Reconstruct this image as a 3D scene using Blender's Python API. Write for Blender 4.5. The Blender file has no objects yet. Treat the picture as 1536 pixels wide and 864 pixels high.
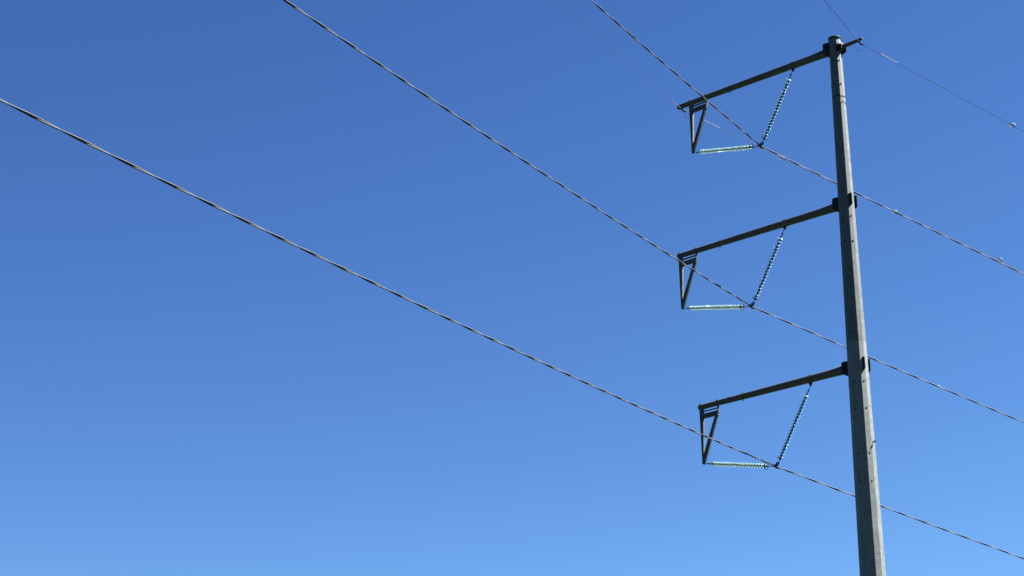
import bpy, math, random
from math import sin, cos, pi, radians, sqrt
from mathutils import Vector, Matrix

random.seed(4)
sc = bpy.context.scene
COL = sc.collection
EYE = 1.6                     # the photographer's eye height over the ground

# ------------------------------------------------------------------ camera
YAW, PITCH, ROLL = -0.18447, 0.37331, -0.00358
right0 = Vector((cos(YAW), -sin(YAW), 0)); fwd0 = Vector((sin(YAW), cos(YAW), 0)); up0 = Vector((0, 0, 1))
F = fwd0*cos(PITCH) + up0*sin(PITCH)
U = up0*cos(PITCH) - fwd0*sin(PITCH)
XR = right0*cos(ROLL) + U*sin(ROLL)
UR = U*cos(ROLL) - right0*sin(ROLL)
cam = bpy.data.cameras.new('camera')
cam.sensor_width = 36; cam.lens = 2937.7/1536*36
cam.clip_start = 0.1; cam.clip_end = 20000
co = bpy.data.objects.new('camera', cam); COL.objects.link(co)
co.matrix_world = Matrix(((XR.x, UR.x, -F.x, 0), (XR.y, UR.y, -F.y, 0), (XR.z, UR.z, -F.z, EYE), (0, 0, 0, 1)))
sc.camera = co

# ------------------------------------------------------------------ sky, sun, exposure
SUN_EL, SUN_AZ = radians(55), radians(75)
w = bpy.data.worlds.new('World'); sc.world = w; w.use_nodes = True
nt = w.node_tree; nt.nodes.clear()
sky = nt.nodes.new('ShaderNodeTexSky'); sky.sky_type = 'NISHITA'; sky.sun_disc = False
sky.sun_elevation = SUN_EL; sky.sun_rotation = SUN_AZ
sky.altitude = 2000; sky.air_density = 1.0; sky.dust_density = 0.0; sky.ozone_density = 1.0
bg = nt.nodes.new('ShaderNodeBackground'); bg.inputs['Strength'].default_value = 0.05
ow = nt.nodes.new('ShaderNodeOutputWorld')
# a deep, saturated clear blue: each channel of the sky is given a steeper response
EXPO = 3.3
sep = nt.nodes.new('ShaderNodeSeparateColor'); com = nt.nodes.new('ShaderNodeCombineColor')
nt.links.new(sky.outputs[0], sep.inputs[0]); nt.links.new(com.outputs[0], bg.inputs[0])
for ch, (gm_, sc_, top_) in enumerate(((1.70, .0565, .20), (1.62, .0672, .46), (1.33, .1035, .98))):
    pw = nt.nodes.new('ShaderNodeMath'); pw.operation = 'POWER'; pw.inputs[1].default_value = gm_
    ml = nt.nodes.new('ShaderNodeMath'); ml.operation = 'MULTIPLY'; ml.inputs[1].default_value = sc_/(.05*2**EXPO)
    nt.links.new(sep.outputs[ch], pw.inputs[0]); nt.links.new(pw.outputs[0], ml.inputs[0]); 
    mn = nt.nodes.new('ShaderNodeMath'); mn.operation = 'MINIMUM'; mn.inputs[1].default_value = top_/(.05*2**EXPO)   # no bright aureole round the sun
    nt.links.new(ml.outputs[0], mn.inputs[0]); nt.links.new(mn.outputs[0], com.inputs[ch])
nt.links.new(bg.outputs[0], ow.inputs[0])
sl = bpy.data.lights.new('sun', 'SUN'); sl.energy = 5.0; sl.angle = radians(.53); sl.color = (1, .96, .9)
so = bpy.data.objects.new('sun', sl); COL.objects.link(so)
sd = Vector((sin(SUN_AZ)*cos(SUN_EL), cos(SUN_AZ)*cos(SUN_EL), sin(SUN_EL)))
so.rotation_euler = sd.to_track_quat('Z', 'Y').to_euler(); so.location = (30, 20, 60)
vs = sc.view_settings
vs.view_transform = 'Standard'; vs.look = 'None'; vs.gamma = 1; vs.exposure = EXPO; vs.use_curve_mapping = False

# ------------------------------------------------------------------ materials
def mat(name):
    m = bpy.data.materials.new(name); m.use_nodes = True
    return m, m.node_tree, m.node_tree.nodes['Principled BSDF']
def noise_col(t, c1, c2, scale, detail=6, stretch=(1, 1, 1), lo=.35, hi=.65):
    tc = t.nodes.new('ShaderNodeTexCoord'); mp = t.nodes.new('ShaderNodeMapping'); mp.inputs['Scale'].default_value = stretch
    n = t.nodes.new('ShaderNodeTexNoise'); n.inputs['Scale'].default_value = scale; n.inputs['Detail'].default_value = detail
    r = t.nodes.new('ShaderNodeValToRGB')
    r.color_ramp.elements[0].position = lo; r.color_ramp.elements[1].position = hi
    r.color_ramp.elements[0].color = (*c1, 1); r.color_ramp.elements[1].color = (*c2, 1)
    t.links.new(tc.outputs['Object'], mp.inputs[0]); t.links.new(mp.outputs[0], n.inputs['Vector']); t.links.new(n.outputs['Fac'], r.inputs[0])
    return r, n
def galvanised(name, c1, c2, metallic=.25, rough=.55):
    m, t, b = mat(name)
    r1, n1 = noise_col(t, c1, c2, 5.0)
    r2, n2 = noise_col(t, (.88, .88, .88), (1, 1, 1), 6.0, 5, (1, 1, .12), .3, .6)       # run-off streaks down the steel
    v = t.nodes.new('ShaderNodeTexVoronoi'); v.inputs['Scale'].default_value = 45         # zinc spangle
    tc = t.nodes.new('ShaderNodeTexCoord'); t.links.new(tc.outputs['Object'], v.inputs['Vector'])
    rv = t.nodes.new('ShaderNodeMapRange'); rv.inputs['To Min'].default_value = .9; rv.inputs['To Max'].default_value = 1.04
    t.links.new(v.outputs['Color'], rv.inputs['Value'])
    mx = t.nodes.new('ShaderNodeMix'); mx.data_type = 'RGBA'; mx.blend_type = 'MULTIPLY'; mx.inputs[0].default_value = 1
    t.links.new(r1.outputs[0], mx.inputs[6]); t.links.new(r2.outputs[0], mx.inputs[7])
    m2 = t.nodes.new('ShaderNodeMix'); m2.data_type = 'RGBA'; m2.blend_type = 'MULTIPLY'; m2.inputs[0].default_value = 1
    t.links.new(mx.outputs[2], m2.inputs[6]); t.links.new(rv.outputs[0], m2.inputs[7])
    t.links.new(m2.outputs[2], b.inputs['Base Color'])
    b.inputs['Metallic'].default_value = metallic; b.inputs['Specular IOR Level'].default_value = .25
    mr = t.nodes.new('ShaderNodeMapRange'); mr.inputs['To Min'].default_value = rough-.08; mr.inputs['To Max'].default_value = rough+.1
    t.links.new(n1.outputs['Fac'], mr.inputs['Value']); t.links.new(mr.outputs[0], b.inputs['Roughness'])
    bp = t.nodes.new('ShaderNodeBump'); bp.inputs['Strength'].default_value = .12; bp.inputs['Distance'].default_value = .01
    t.links.new(n1.outputs['Fac'], bp.inputs['Height']); t.links.new(bp.outputs[0], b.inputs['Normal'])
    return m
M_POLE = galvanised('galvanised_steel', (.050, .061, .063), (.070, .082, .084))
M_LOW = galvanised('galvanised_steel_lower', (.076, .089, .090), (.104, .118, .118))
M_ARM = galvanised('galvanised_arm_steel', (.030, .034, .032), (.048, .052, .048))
M_DARK = galvanised('dark_hardware_steel', (.010, .012, .014), (.018, .020, .022), .0, .7)
M_DARK.node_tree.nodes['Principled BSDF'].inputs['Specular IOR Level'].default_value = .04
def conductor_mat(name, c1, c2, rough=.45, metallic=.45):
    m, t, b = mat(name)
    r, n = noise_col(t, c1, c2, 3.0, 8)
    t.links.new(r.outputs[0], b.inputs['Base Color']); b.inputs['Metallic'].default_value = metallic; b.inputs['Roughness'].default_value = rough; b.inputs['Specular IOR Level'].default_value = .15
    return m
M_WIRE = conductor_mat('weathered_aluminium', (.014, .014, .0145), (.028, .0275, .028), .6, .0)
M_SHIELD_LIT = conductor_mat('sunlit_shield_wire_steel', (.040, .042, .048), (.055, .058, .064), .65, .0)  # paler copy of the wire steel, sunlit look put into its colour
M_SHIELD_DARK = conductor_mat('dark_shield_wire_steel', (.006, .009, .016), (.011, .014, .024), .7, .0)
for m in (M_SHIELD_LIT, M_SHIELD_DARK): m.node_tree.nodes['Principled BSDF'].inputs['Specular IOR Level'].default_value = .03
M_ROD = conductor_mat('armour_rod_aluminium', (.06, .057, .055), (.085, .080, .077), .55, .1)
m, t, b = mat('spiral_plastic'); M_MARK = m
r, n = noise_col(t, (.065, .048, .05), (.09, .07, .07), 20)
t.links.new(r.outputs[0], b.inputs['Base Color']); b.inputs['Roughness'].default_value = .5
# toughened glass, pale scatter mixed in to give the discs a sunlit brightness
m, t, b = mat('aqua_toughened_glass'); M_GLASS = m
b.inputs['Base Color'].default_value = (.74, .97, .93, 1); b.inputs['Transmission Weight'].default_value = 1
b.inputs['Roughness'].default_value = .04; b.inputs['IOR'].default_value = 1.5
r, n = noise_col(t, (.38, .54, .50), (.52, .68, .64), 30)
tl = t.nodes.new('ShaderNodeBsdfTranslucent'); df = t.nodes.new('ShaderNodeBsdfDiffuse')
t.links.new(r.outputs[0], tl.inputs[0]); t.links.new(r.outputs[0], df.inputs[0])
m1 = t.nodes.new('ShaderNodeMixShader'); m1.inputs[0].default_value = .85
m2 = t.nodes.new('ShaderNodeMixShader'); m2.inputs[0].default_value = .34
t.links.new(tl.outputs[0], m1.inputs[1]); t.links.new(df.outputs[0], m1.inputs[2])
t.links.new(b.outputs[0], m2.inputs[1]); t.links.new(m1.outputs[0], m2.inputs[2])
t.links.new(m2.outputs[0], t.nodes['Material Output'].inputs['Surface'])
m, t, b = mat('dry_grass_ground'); M_GROUND = m
r, n = noise_col(t, (.012, .020, .010), (.022, .028, .015), .15, 12)
t.links.new(r.outputs[0], b.inputs['Base Color']); b.inputs['Roughness'].default_value = .95; b.inputs['Specular IOR Level'].default_value = 0

# ------------------------------------------------------------------ mesh helpers
class MB:
    def __init__(s): s.v = []; s.f = []; s.smooth = []
    def add(s, vs, fs, sm=False, M=None):
        n = len(s.v)
        s.v += [tuple(M @ Vector(v)) if M else tuple(v) for v in vs]
        s.f += [tuple(i+n for i in f) for f in fs]; s.smooth += [sm]*len(fs)
    def box(s, a, b, M=None):
        x0, y0, z0 = a; x1, y1, z1 = b
        s.add([(x0,y0,z0),(x1,y0,z0),(x1,y1,z0),(x0,y1,z0),(x0,y0,z1),(x1,y0,z1),(x1,y1,z1),(x0,y1,z1)],
              [(0,3,2,1),(4,5,6,7),(0,1,5,4),(1,2,6,5),(2,3,7,6),(3,0,4,7)], False, M)
    def prism(s, poly, y0, y1, M=None, bev=0):
        """polygon in x,z pushed along y"""
        n = len(poly)
        area = sum(poly[i][0]*poly[(i+1)%n][1]-poly[(i+1)%n][0]*poly[i][1] for i in range(n))
        if area < 0: poly = poly[::-1]
        vs = [(x, y0, z) for x, z in poly] + [(x, y1, z) for x, z in poly]
        fs = [tuple(range(n)), tuple(range(2*n-1, n-1, -1))] + [(i, i+n, (i+1)%n+n, (i+1)%n) for i in range(n)]
        s.add(vs, fs, False, M)
    def rings(s, rings, sm=False, cap=True, M=None, closed=False):
        n = len(rings[0]); vs = [p for r in rings for p in r]; fs = []
        m = len(rings)
        for i in range(m if closed else m-1):
            for j in range(n):
                a = i*n+j; b2 = i*n+(j+1)%n; c = ((i+1)%m)*n+(j+1)%n; d = ((i+1)%m)*n+j
                fs.append((a, b2, c, d))
        if cap and not closed:
            fs.append(tuple(range(n-1, -1, -1))); fs.append(tuple(range((m-1)*n, m*n)))
        s.add(vs, fs, sm, M)
    def lathe(s, prof, n=16, sm=True, M=None, closed=False, phase=0):
        """prof: (z, r) about local z"""
        s.rings([[(r*cos(phase+2*pi*k/n), r*sin(phase+2*pi*k/n), z) for k in range(n)] for z, r in prof], sm, not closed, M, closed)
    def tube(s, pts, r, n=8, sm=True, M=None):
        pts = [Vector(p) for p in pts]; rs = r if isinstance(r, (list, tuple)) else [r]*len(pts)
        rings = []; prev = None
        for i, p in enumerate(pts):
            d = (pts[min(i+1, len(pts)-1)]-pts[max(i-1, 0)]).normalized()
            if prev is None:
                a = Vector((0, 0, 1)) if abs(d.z) < .9 else Vector((1, 0, 0))
                u = d.cross(a).normalized()
            else: u = (prev-d*prev.dot(d)).normalized()
            prev = u; v = d.cross(u)
            rings.append([p+u*(rs[i]*cos(2*pi*k/n))+v*(rs[i]*sin(2*pi*k/n)) for k in range(n)])
        s.rings(rings, sm, True, M)
    def mesh(s, name, m):
        me = bpy.data.meshes.new(name); me.from_pydata([tuple(v) for v in s.v], [], s.f); me.materials.append(m)
        me.polygons.foreach_set('use_smooth', s.smooth)
        import bmesh
        bm = bmesh.new(); bm.from_mesh(me); bmesh.ops.recalc_face_normals(bm, faces=bm.faces); bm.to_mesh(me); bm.free()
        me.update(); return me
WORLD = {}
def link(name, data, parent=None, M=Matrix()):
    o = bpy.data.objects.new(name, data); COL.objects.link(o)
    WORLD[o.name] = M.copy()
    if parent:
        o.parent = parent; o.matrix_basis = WORLD[parent.name].inverted() @ M
    else: o.matrix_basis = M
    return o
def build(mb, name, m, parent=None, M=Matrix(), bevel=0):
    o = link(name, mb.mesh(name, m), parent, M)
    if bevel:
        bv = o.modifiers.new('bevel', 'BEVEL'); bv.width = bevel; bv.segments = 2; bv.limit_method = 'ANGLE'; bv.angle_limit = radians(25)
    return o
def tag(o, label=None, cat=None, group=None, kind=None):
    for k, v in (('label', label), ('category', cat), ('group', group), ('kind', kind)):
        if v: o[k] = v
    return o
def frame(org, x, y, z):
    return Matrix(((x.x, y.x, z.x, org.x), (x.y, y.y, z.y, org.y), (x.z, y.z, z.z, org.z), (0, 0, 0, 1)))
def along(org, d):
    """frame whose local z runs along d"""
    z = d.normalized(); a = Vector((0, 0, 1)) if abs(z.z) < .95 else Vector((1, 0, 0))
    x = a.cross(z).normalized(); return frame(org, x, z.cross(x), z)

# ------------------------------------------------------------------ ground
g = MB(); R_ = 6000; N_ = 48
vs_ = [(0, 0, 0)] + [(rr*cos(2*pi*k/N_), rr*sin(2*pi*k/N_), 0) for rr in (60, 300, 1500, R_) for k in range(N_)]
fs_ = [(0, 1+k, 1+(k+1)%N_) for k in range(N_)]
for q in range(3):
    for k in range(N_):
        a = 1+q*N_+k; b_ = 1+q*N_+(k+1)%N_; fs_.append((a, a+N_, b_+N_, b_))
g.add(vs_, fs_); tag(build(g, 'ground', M_GROUND), kind='structure')

# ------------------------------------------------------------------ pole layout
D = 80.0
A = -1.03115                                     # heading of the crossarms, from straight ahead
AD = Vector((sin(A), cos(A), 0))                 # outwards along the arms
NA = Vector((AD.y, -AD.x, 0)) * -1               # across the arms
if NA.y > 0: NA = -NA                            # the side facing the viewer
POLE = Vector((0, D, 0))
def P(r, z, n=0.0): return POLE + AD*r + NA*n + Vector((0, 0, z+EYE))
def prad(z): return .5*(1.06-.0209*(z-18.14)) - (.0 if z > 28.2 else -.008)
TIERS = [dict(z=39.7296, R=8.106, ax=2.66, base=-.07, tip=.78, out=.50, bk=.46, pos='uppermost'),
         dict(z=32.0846, R=9.0613, ax=2.66, base=-.05, tip=.15, out=.56, bk=.43, pos='middle'),
         dict(z=24.4810, R=8.2128, ax=2.66, base=.02, tip=.15, out=.66, bk=.48, pos='lowest')]
YX, YZ, SX, SZ = -3.84, -.865, -5.80, 2.44

pole = link('utility_pole', None, None, Matrix.Translation(POLE))
tag(pole, 'tall grey galvanised steel power pole with three crossarms reaching left, rising at the right', 'utility pole')
PM = Matrix.Translation(POLE)
def dirang(deg):                                 # direction seen from above: 0 = towards the viewer, + = to the right
    a = radians(deg); return Vector((sin(a), -cos(a), 0))
VERT0 = 14
def ring12(r, z): return [tuple(dirang(VERT0+30*k)*r + Vector((0, 0, z+EYE))) for k in range(12)]
s_ = MB()
s_.rings([ring12(prad(z)+.0, z) for z in (28.2, 30, 34, 38, 41, 42.86)])
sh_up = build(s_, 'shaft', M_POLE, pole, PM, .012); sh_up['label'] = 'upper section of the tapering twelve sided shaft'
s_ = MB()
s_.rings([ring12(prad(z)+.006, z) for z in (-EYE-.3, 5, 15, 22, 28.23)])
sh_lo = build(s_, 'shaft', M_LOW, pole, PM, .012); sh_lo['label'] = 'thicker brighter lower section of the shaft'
s_ = MB(); s_.lathe([(42.8+EYE, .262), (42.83+EYE, .292), (42.90+EYE, .292), (42.93+EYE, .27), (42.95+EYE, .12)], 24)
build(s_, 'pole_cap', M_DARK, pole, PM)
for zz, pr in ((39.87, .006), (18.97, .002)):
    s_ = MB(); s_.rings([ring12(prad(zz)+pr+.006, zz-.02), ring12(prad(zz)+pr+.006, zz+.02)], cap=False)
    build(s_, 'weld_seam', M_DARK if zz > 30 else M_LOW, pole, PM)
# ladder clips: short hexagonal studs on alternate faces
cl = MB(); cl.lathe([(-.03, .040), (.010, .040), (.014, .03)], 6, False)
clm = cl.mesh('ladder_clip', M_DARK)
for zz in (41.67, 40.47, 34.01, 32.83, 28.6, 26.39, 25.2, 23.23, 22.02):
    for ang in ((29, -31, -91, 149, 209) if zz != 28.6 else (-31, -91)):
        d = dirang(ang); rr = prad(zz)*cos(pi/12)
        link('ladder_clip', clm, sh_up if zz > 28.2 else sh_lo, along(POLE+d*rr+Vector((0, 0, zz+EYE)), d))
d = dirang(59); org = POLE+d*(prad(23.89)*.966)+Vector((0, 0, 23.74+EYE))
s_ = MB(); s_.lathe([(-.02, .022), (.09, .024), (.091, .045), (.13, .045)], 8, False); s_.lathe([(0, .05), (.02, .05)], 6, False)
build(s_, 'step_bolt', M_DARK, sh_lo, along(org, d))

# ------------------------------------------------------------------ crossarms
def beam(mb, stations, n=12):
    """stations: (r, z centre, half height, half width) in the arm plane frame"""
    rings = []
    for r, z, h, wd in stations:
        rings.append([(r, wd*sin(pi/n+2*pi*k/n), z+h*cos(pi/n+2*pi*k/n)) for k in range(n)])
    mb.rings(rings)
for i, T in enumerate(TIERS):
    z0, R, ax = T['z'], T['R'], T['ax']
    AF = frame(P(0, z0+ax), AD, NA, Vector((0, 0, 1)))          # local x outwards, y to the viewer, z up
    tipx = R+T['tip']; b0 = T['base']
    def axis(r): return b0*(1-r/R)
    mb = MB()
    o0 = T['out']
    beam(mb, [(o0-.10, axis(0)+.02, .225, .17), (o0+.02, axis(0)+.02, .22, .17), (o0+.30, axis(.3)+.01, .192, .165), (o0+.75, axis(.8), .174, .165),
              (R*.5, axis(R*.5), .156, .145), (tipx-.02, 0, .122, .115), (tipx, 0, .105, .10)])
    arm = build(mb, 'crossarm', M_ARM, pole, AF, .006)
    arm['label'] = T['pos'] + ' tapered crossarm'
    # flat plates run through the shaft and carry the arm
    for sgn in (1, -1):
        yy = sgn*.205
        rin = sqrt(max(prad(z0+ax)**2-.205**2, .01))*.9
        pl = MB()
        pl.prism([(o0+.02, .26), (o0+.02, -.16), (o0-.10, -.27), (rin-.06, -.33), (rin-.06, .30), (o0-.04, .32)], yy-.015, yy+.015)
        build(pl, 'mounting_plate', M_DARK, arm, AF, .004)
        pl = MB(); q = T['bk']
        tz = .04 if i == 0 else .32
        pl.prism([(-q, tz), (-q, -.20), (-q+.06, -.26), (-rin+.08, -.36), (-rin+.08, tz)], yy-.015, yy+.015)
        build(pl, 'through_plate', M_DARK, arm, AF, .004)
    # base plate and bolts of the arm socket
    bb = MB(); bb.box((o0-.14, -.188, -.25), (o0-.06, .188, .27)); 
    for hz in (-.15, .0, .15, ):
        bb.lathe([(-.235, .022), (.235, .022)], 8, False, M=Matrix.Translation((o0-.06, 0, hz+.03)) @ Matrix.Rotation(pi/2, 4, 'X'))
    build(bb, 'socket', M_DARK, arm, AF, .003)
    # hanging V bracket (bottom at r = R, height z0)
    z = -ax
    br = MB(); hw = .055
    tlx, trx = .10, -.93; zb = -.345; zl = -.56
    br.prism([(tlx, -.13), (tlx-.205, -.13+.0), (tlx-.205, zb), (-.045, z+.42), (-.06, z+.02), (.0, z-.03), (.05, z)], -hw, hw)       # outer leg
    br.prism([(trx, -.13), (trx+.045, -.13), (trx+.045, zb), (trx+.20, zb-.22), (-.045, z+.46), (-.045, z+.05), (-.10, z+.10), (trx+.02, zb-.12), (trx, zb)], -hw+.004, hw-.004)  # inner leg
    br.prism([(tlx-.20, zb), (trx+.04, zb), (trx+.04, zl), (tlx-.20, zl)], -hw+.008, hw-.008)
    br.prism([(tlx-.18, -.215), (trx+.04, -.215), (trx+.04, -.240), (tlx-.18, -.240)], -hw-.01, hw+.01)                                                        # thin flange in the gap
    brM = AF @ Matrix.Translation((R, 0, 0))
    bracket = build(br, 'hanging_bracket', M_ARM, arm, brM, .004)
    # through bolts at both ends of the bracket
    for xx in (tlx-.06, trx+.03):
        tb = MB()
        for yy in (-.05, .05):
            tb.lathe([(-.20, .016), (.15, .016), (.151, .030), (.175, .030)], 6, False, M=Matrix.Translation((xx, yy, 0)))
        tb.box((xx-.04, -.085, .115), (xx+.04, .085, .129))
        build(tb, 'through_bolt', M_ROD, arm, brM)
    # small stud half way and the lug that carries the slanting insulator string
    lr = R+SX; lz = axis(lr)
    lm = AF @ Matrix.Translation((lr, 0, lz))
    lg = MB()
    lg.prism([(-.12, -.13), (.10, -.13), (.03, -.30), (-.05, -.30)], -.012, .012)
    build(lg, 'lug', M_DARK, arm, lm); lg = MB()
    lg.box((-.10, -.06, .148), (.08, .06, .162)); lg.lathe([(.155, .018), (.195, .018)], 6, False)
    build(lg, 'washer_plate', M_DARK, arm, lm)
    st = MB(); st.lathe([(-.23, .02), (-.13, .02), (-.12, .035)], 8, False)
    build(st, 'stud', M_DARK, arm, AF @ Matrix.Translation((R-2.25, 0, axis(R-2.25))))
    st = MB(); st.lathe([(.12, .022), (.19, .022)], 8, False)
    build(st, 'stud', M_DARK, arm, AF @ Matrix.Translation((R-2.25, 0, axis(R-2.25))))

# short arm on the far side of the top for the second shield wire
z0, ax = TIERS[0]['z'], TIERS[0]['ax']
AF = frame(P(0, z0+ax-.05), -AD, -NA, Vector((0, 0, 1)))
mb = MB()
beam(mb, [(.20, .06, .27, .24), (.30, .05, .23, .20), (.44, .02, .11, .105), (.52, .01, .098, .095), (1.05, .03, .082, .08), (1.36, .05, .070, .068), (1.44, .055, .045, .045)])
sarm = build(mb, 'shield_wire_arm', M_ARM, pole, AF, .004)

# ------------------------------------------------------------------ insulator strings
sp = .1505
gl = MB()
gl.lathe([(.000, .046), (.006, .074), (.018, .103), (.034, .123), (.044, .128), (.050, .125), (.046, .117), (.026, .108), (.026, .101),
          (.056, .097), (.056, .090), (.024, .084), (.024, .072), (.054, .067), (.054, .060), (.020, .052), (.016, .036)], 20, True, closed=True)
gl.v = [(x*.87, y*.87, z_*.95) for x, y, z_ in gl.v]
glass_me = gl.mesh('glass_disc', M_GLASS)
cp = MB()
cp.lathe([(-.080, .020), (-.078, .036), (-.060, .044), (-.020, .047), (-.002, .054), (.010, .050)], 12)
cp.lathe([(.014, .034), (.030, .030), (.040, .012), (.075, .012)], 10)
cap_me = cp.mesh('metal_cap', M_DARK)
def torus(R, r, n=28, m=8):
    mb = MB()
    mb.rings([[((R+r*cos(2*pi*k/m))*cos(2*pi*j/n), (R+r*cos(2*pi*k/m))*sin(2*pi*j/n), r*sin(2*pi*k/m)) for k in range(m)] for j in range(n)], True, False, closed=True)
    for k in range(2):
        a = pi*k; mb.tube([(0, 0, .03), (.5*R*cos(a), .5*R*sin(a), .03), (R*cos(a), R*sin(a), 0)], .010, 6)
    return mb
ring_me = torus(.145, .014).mesh('grading_ring', M_DARK)
def string(top, bot, start, label, ring_at=.0):
    d = bot-top; L = d.length; Mx = along(top, d)
    e = link('insulator_string', None, None, Mx)
    tag(e, label, 'insulator', 'glass insulator strings holding the conductors')
    n = 20
    lk = MB()
    lk.lathe([(-.02, .03), (.04, .03), (.06, .014), (start*.42, .014), (start*.45, .036), (start*.62, .036), (start*.65, .015), (start-.05, .015)], 8)
    build(lk, 'link', M_DARK, e, Mx)
    for k in range(n):
        dm = Mx @ Matrix.Translation((0, 0, start+k*sp)) @ Matrix.Rotation(random.uniform(0, 6), 4, 'Z')
        g_ = link('glass_disc', glass_me, e, dm)
        link('metal_cap', cap_me, g_, dm)
    endz = start+(n-1)*sp+.05
    link('grading_ring', ring_me, e, Mx @ Matrix.Translation((0, 0, endz+.04)))
    lk = MB(); lk.lathe([(endz, .02), (endz+.03, .035), (endz+.10, .035), (endz+.12, .016), (L-.12, .018), (L-.10, .035), (L-.02, .035)], 8)
    build(lk, 'link', M_DARK, e, Mx)
    return e
YOKES = []
for T in TIERS:
    z0, R, pos = T['z'], T['R'], T['pos']
    yk = P(R+YX, z0+YZ); YOKES.append(yk)
    string(P(R-.02, z0+.02), yk, .42, 'row of bright aqua glass discs lying nearly level under the %s crossarm' % pos)
    string(P(R+SX, z0+ax_top if False else z0+T['ax']-.28), yk, .45, 'slanting string of dark edged glass discs hung from the %s crossarm' % pos)

# ------------------------------------------------------------------ wires
WN, WF = -.26488, .1993
def wdir(side, wn=WN, wf=WF):
    a = A+pi/2+(wf if side > 0 else wn)
    return Vector((sin(a), cos(a), 0))*side
def interp(t, xs, ys):
    if t <= xs[0]: return ys[0]+(t-xs[0])*(ys[1]-ys[0])/(xs[1]-xs[0])
    for i in range(len(xs)-1):
        if t <= xs[i+1]: return ys[i]+(t-xs[i])*(ys[i+1]-ys[i])/(xs[i+1]-xs[i])
    return ys[-1]+(t-xs[-1])*(ys[-1]-ys[-2])/(xs[-1]-xs[-2])
def wire_points(org, sn, kn, sf, kf, tn=160, tf=260):
    out = []
    t = tn
    while t > 0:
        out.append((-t, org+wdir(-1)*t+Vector((0, 0, sn*t+kn*t*t)))); t -= .11 if t < 75 else .3
    t = 0
    while t < tf:
        out.append((t, org+wdir(1)*t+Vector((0, 0, sf*t+kf*t*t)))); t += .11 if t < 45 else .35
    # ease the kink at the clamp
    sm = [p for _, p in out]
    for _ in range(4):
        sm = [sm[0]]+[(sm[i-1]+sm[i]*2+sm[i+1])/4 if abs(out[i][0]) < 1 else sm[i] for i in range(1, len(sm)-1)]+[sm[-1]]
    return [(out[i][0], sm[i]) for i in range(len(out))]
SN, KN, SF, KF = -.1176, .00038, -.11577, .0004
# turns of the twist measured along each span (distance from the clamp, half turns)
TW = [([0, 9.38, 18.42, 40, 48], [0, 6.2, 12.2, 25.9, 30.9]), ([0, 33.1, 37.9, 48], [0, 22.9, 25.9, 32]), ([0, 20.05, 31.48, 43.82, 48.9, 60], [0, 14, 22, 30, 33, 39.5])]
RS = .0185
for T, yk, tw in zip(TIERS, YOKES, TW):
    pts = wire_points(yk, SN, KN, SF, KF)
    e = link('conductor', None, None, Matrix.Translation(yk))
    tag(e, {'uppermost': 'twisted two strand power line reaching the clamp under the uppermost crossarm, crossing over that arm',
            'middle': 'twisted two strand power line running through the clamp below the middle crossarm',
            'lowest': 'longest twisted two strand power line, from the left edge to below the lowest crossarm'}[T['pos']],
        'power line', 'twisted conductors of the power line')
    for k in range(2):
        pp = []
        for i, (t_, p) in enumerate(pts):
            d = (pts[min(i+1, len(pts)-1)][1]-pts[max(i-1, 0)][1]).normalized()
            sd_ = d.cross(Vector((0, 0, 1))).normalized(); u_ = sd_.cross(d)
            h = interp(-t_, *tw)+.25 if t_ < 0 else t_/1.39+.2
            th = pi*h*(-1 if t_ < 0 else 1) + k*pi + pi/2
            pp.append(p + (sd_*cos(th)+u_*sin(th))*RS - yk)
        mb = MB(); mb.tube(pp, RS, 8)
        build(mb, 'strand', M_WIRE, e, Matrix.Translation(yk))

# suspension clamps
for T, yk in zip(TIERS, YOKES):
    dd = (wdir(1)-wdir(-1)).normalized(); dd = (dd+Vector((0, 0, 0))).normalized()
    up = Vector((0, 0, 1)); pull = (-AD*0+up)
    Mx = frame(yk, dd, up.cross(dd).normalized(), up)
    e = link('suspension_clamp', None, None, Mx)
    tag(e, 'dark metal clamp gripping the conductor below the %s crossarm' % T['pos'], 'clamp', 'clamps where conductors meet the insulators')
    mb = MB()
    rings = []
    for x, zc, h, w_ in ((-.25, -.005, .028, .030), (-.18, -.02, .042, .045), (0, -.035, .060, .055), (.18, -.02, .042, .045), (.25, -.005, .028, .030)):
        x2 = x*1.0
        rings.append([(x2, w_*cos(2*pi*k/12), zc+h*sin(2*pi*k/12)) for k in range(12)])
    mb.rings(rings, True); build(mb, 'clamp_body', M_DARK, e, Mx)
    yp = MB()
    # small yoke plate joining the two strings, in the plane of the arm
    AFy = frame(yk, AD, NA, up)
    yp.prism([(.16, .06), (.02, -.05), (-.05, -.03), (-.02, .05), (-.12, .16), (-.08, .19), (.04, .08), (.14, .10)], -.075, -.055)
    yp.prism([(.16, .06), (.02, -.05), (-.05, -.03), (-.02, .05), (-.12, .16), (-.08, .19), (.04, .08), (.14, .10)], .055, .075)
    yp.lathe([(-.09, .014), (.09, .014)], 8, False, M=Matrix.Rotation(pi/2, 4, 'X'))
    build(yp, 'yoke_plate', M_DARK, e, AFy)
    ub = MB()
    for x in (-.1, .1):
        ub.tube([(x, -.045, -.03), (x, -.045, .035), (x, 0, .058), (x, .045, .035), (x, .045, -.03)], .011, 6)
    build(ub, 'u_bolt', M_DARK, e, Mx)

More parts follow.
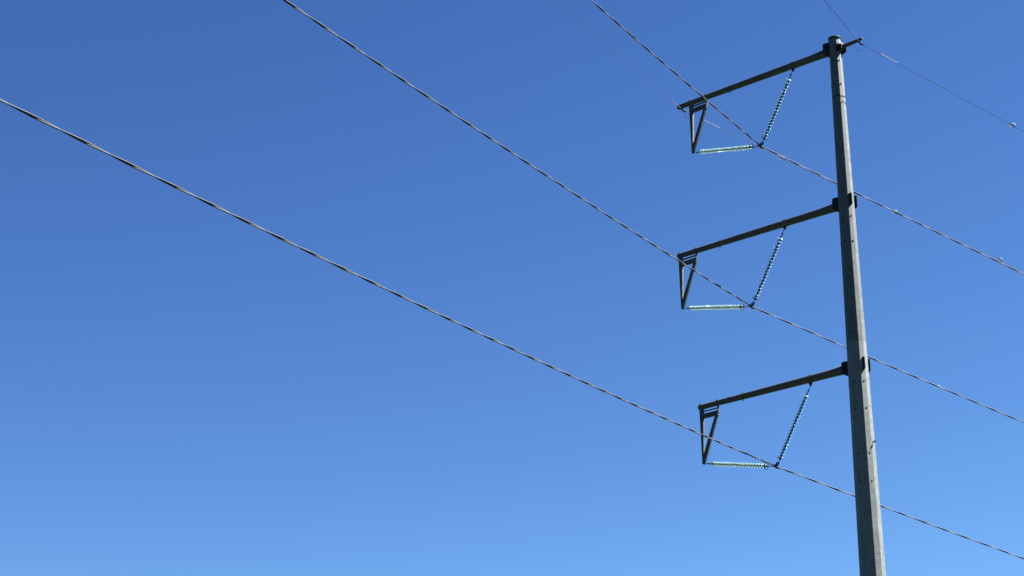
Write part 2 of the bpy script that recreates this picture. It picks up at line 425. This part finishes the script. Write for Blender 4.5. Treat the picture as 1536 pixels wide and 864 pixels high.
# shield wires
ZT = TIERS[0]['z']; RT = TIERS[0]['R']
SHN = dict(sn=-.10154, kn=.00087, sf=-.11745, kf=.00086)
def shield(org, r, label, wm):
    pts = wire_points(org, SHN['sn'], SHN['kn'], SHN['sf'], SHN['kf'], 110, 130)
    e = link('shield_wire', None, None, Matrix.Translation(org)); 
    tag(e, label, 'wire', 'thin shield wires at the top of the line')
    mb = MB(); mb.tube([p-org for _, p in pts], r, 6); build(mb, 'wire', wm, e, Matrix.Translation(org))
    for side, (a, b_) in ((-1, (.2, 1.35)), (1, (1.25, 2.45))):
        seg = [p-org for t_, p in pts if a <= side*t_ <= b_]
        mb = MB(); mb.tube(seg, r+.006, 8); build(mb, 'armour_rod', M_ROD, e, Matrix.Translation(org))
    return pts
shL = P(RT+.53, ZT+2.474); shR = P(-1.157-.12, ZT+2.52)
pL = shield(shL, .0085, 'thin faint shield wire clamped under the left tip of the uppermost crossarm', M_SHIELD_LIT)
pR = shield(shR, .0105, 'thin shield wire clamped to the short arm on the right of the pole top', M_SHIELD_DARK)

def shield_clamp(org, label, mirror):
    dd = (wdir(1)-wdir(-1)).normalized(); up = Vector((0, 0, 1))
    Mx = frame(org, dd, up.cross(dd), up)
    e = link('shield_wire_clamp', None, None, Mx); tag(e, label, 'clamp', 'small clamps holding the shield wires')
    mb = MB(); mb.rings([[(x, w_*cos(2*pi*k/10), -.02+w_*sin(2*pi*k/10)) for k in range(10)] for x, w_ in ((-.16, .02), (-.08, .035), (.1, .05), (.2, .05), (.3, .022))], True)
    build(mb, 'clamp_body', M_DARK, e, Mx)
    mb = MB(); mb.tube([(0, 0, .02), (0, 0, .09), (0, 0, .16)], .018, 6); mb.box((-.05, -.012, .08), (.05, .012, .17))
    build(mb, 'link', M_DARK, e, Mx)
shield_clamp(shL, 'dark clamp hanging under the left tip of the uppermost crossarm', 1)
shield_clamp(shR, 'dark clamp hanging under the short arm at the right of the pole top', -1)

def bond(pts, r, label):
    o_ = pts[0]; mb = MB()
    # smooth the few knots into a curve
    P4 = [Vector(p) for p in pts]; out = []
    for i in range(len(P4)-1):
        p0 = P4[max(i-1, 0)]; p1 = P4[i]; p2 = P4[i+1]; p3 = P4[min(i+2, len(P4)-1)]
        for k in range(8):
            t_ = k/8; out.append(.5*((2*p1)+(p2-p0)*t_+(2*p0-5*p1+4*p2-p3)*t_*t_+(3*p1-p0-3*p2+p3)*t_**3))
    out.append(P4[-1])
    mb.tube([p-o_ for p in out], r, 6)
    tag(build(mb, 'bonding_wire', M_SHIELD_DARK, None, Matrix.Translation(o_)), label, 'wire', 'thin bonding wires looping below the shield wire clamps')
W1 = wdir(1)
c = shR
bond([c-AD*(-.28)+Vector((0, 0, .10)), c+AD*.27-Vector((0, 0, .12)), c+AD*.20-Vector((0, 0, .30)), c+AD*.02+W1*.02-Vector((0, 0, .42)), c+W1*.16-Vector((0, 0, .33)), c+W1*.30-Vector((0, 0, .18)), c+W1*.33-Vector((0, 0, .04))],
     .007, 'thin loop of bonding wire below the short arm at the right of the pole top')
c = shL
bond([c+W1*.10+Vector((0, 0, .0)), c+W1*.13-Vector((0, 0, .20)), c+W1*.18-Vector((0, 0, .33)), c+W1*.26-Vector((0, 0, .38)), c+W1*.34-Vector((0, 0, .28)), c+W1*.40-Vector((0, 0, .06))],
     .006, 'faint bonding wire dangling below the left tip of the uppermost crossarm')

# spiral bird markers wound on the shield wires
def marker(org, slope, label):
    d = (W1+Vector((0, 0, slope))).normalized(); Mx = along(org, d)
    L = .36; pts = []
    for k in range(91):
        u = k/90; a = 2*pi*4.5*u; rr = .012+.105*sin(pi*u)**.8
        pts.append((rr*cos(a), rr*sin(a), (u-.5)*L))
    mb = MB(); mb.tube(pts, .0095, 6)
    tag(build(mb, 'spiral_marker', M_MARK, None, Mx), label, 'marker', 'spiral markers wound on the shield wires')
def spt(org, t_): return org+W1*t_+Vector((0, 0, SHN['sf']*t_+SHN['kf']*t_*t_))
marker(spt(shL, 6.58), -.106, 'pale spiral marker just right of the uppermost insulators, below the conductor')
marker(spt(shL, 14.65), -.092, 'pale spiral marker behind the uppermost conductor, nearer the pole on its right')
marker(spt(shL, 22.83), -.078, 'pale spiral marker peeking over the uppermost conductor near the right picture edge')
marker(spt(shR, 10.32), -.1, 'pinkish spiral marker on the thin upper right shield wire near the picture edge')
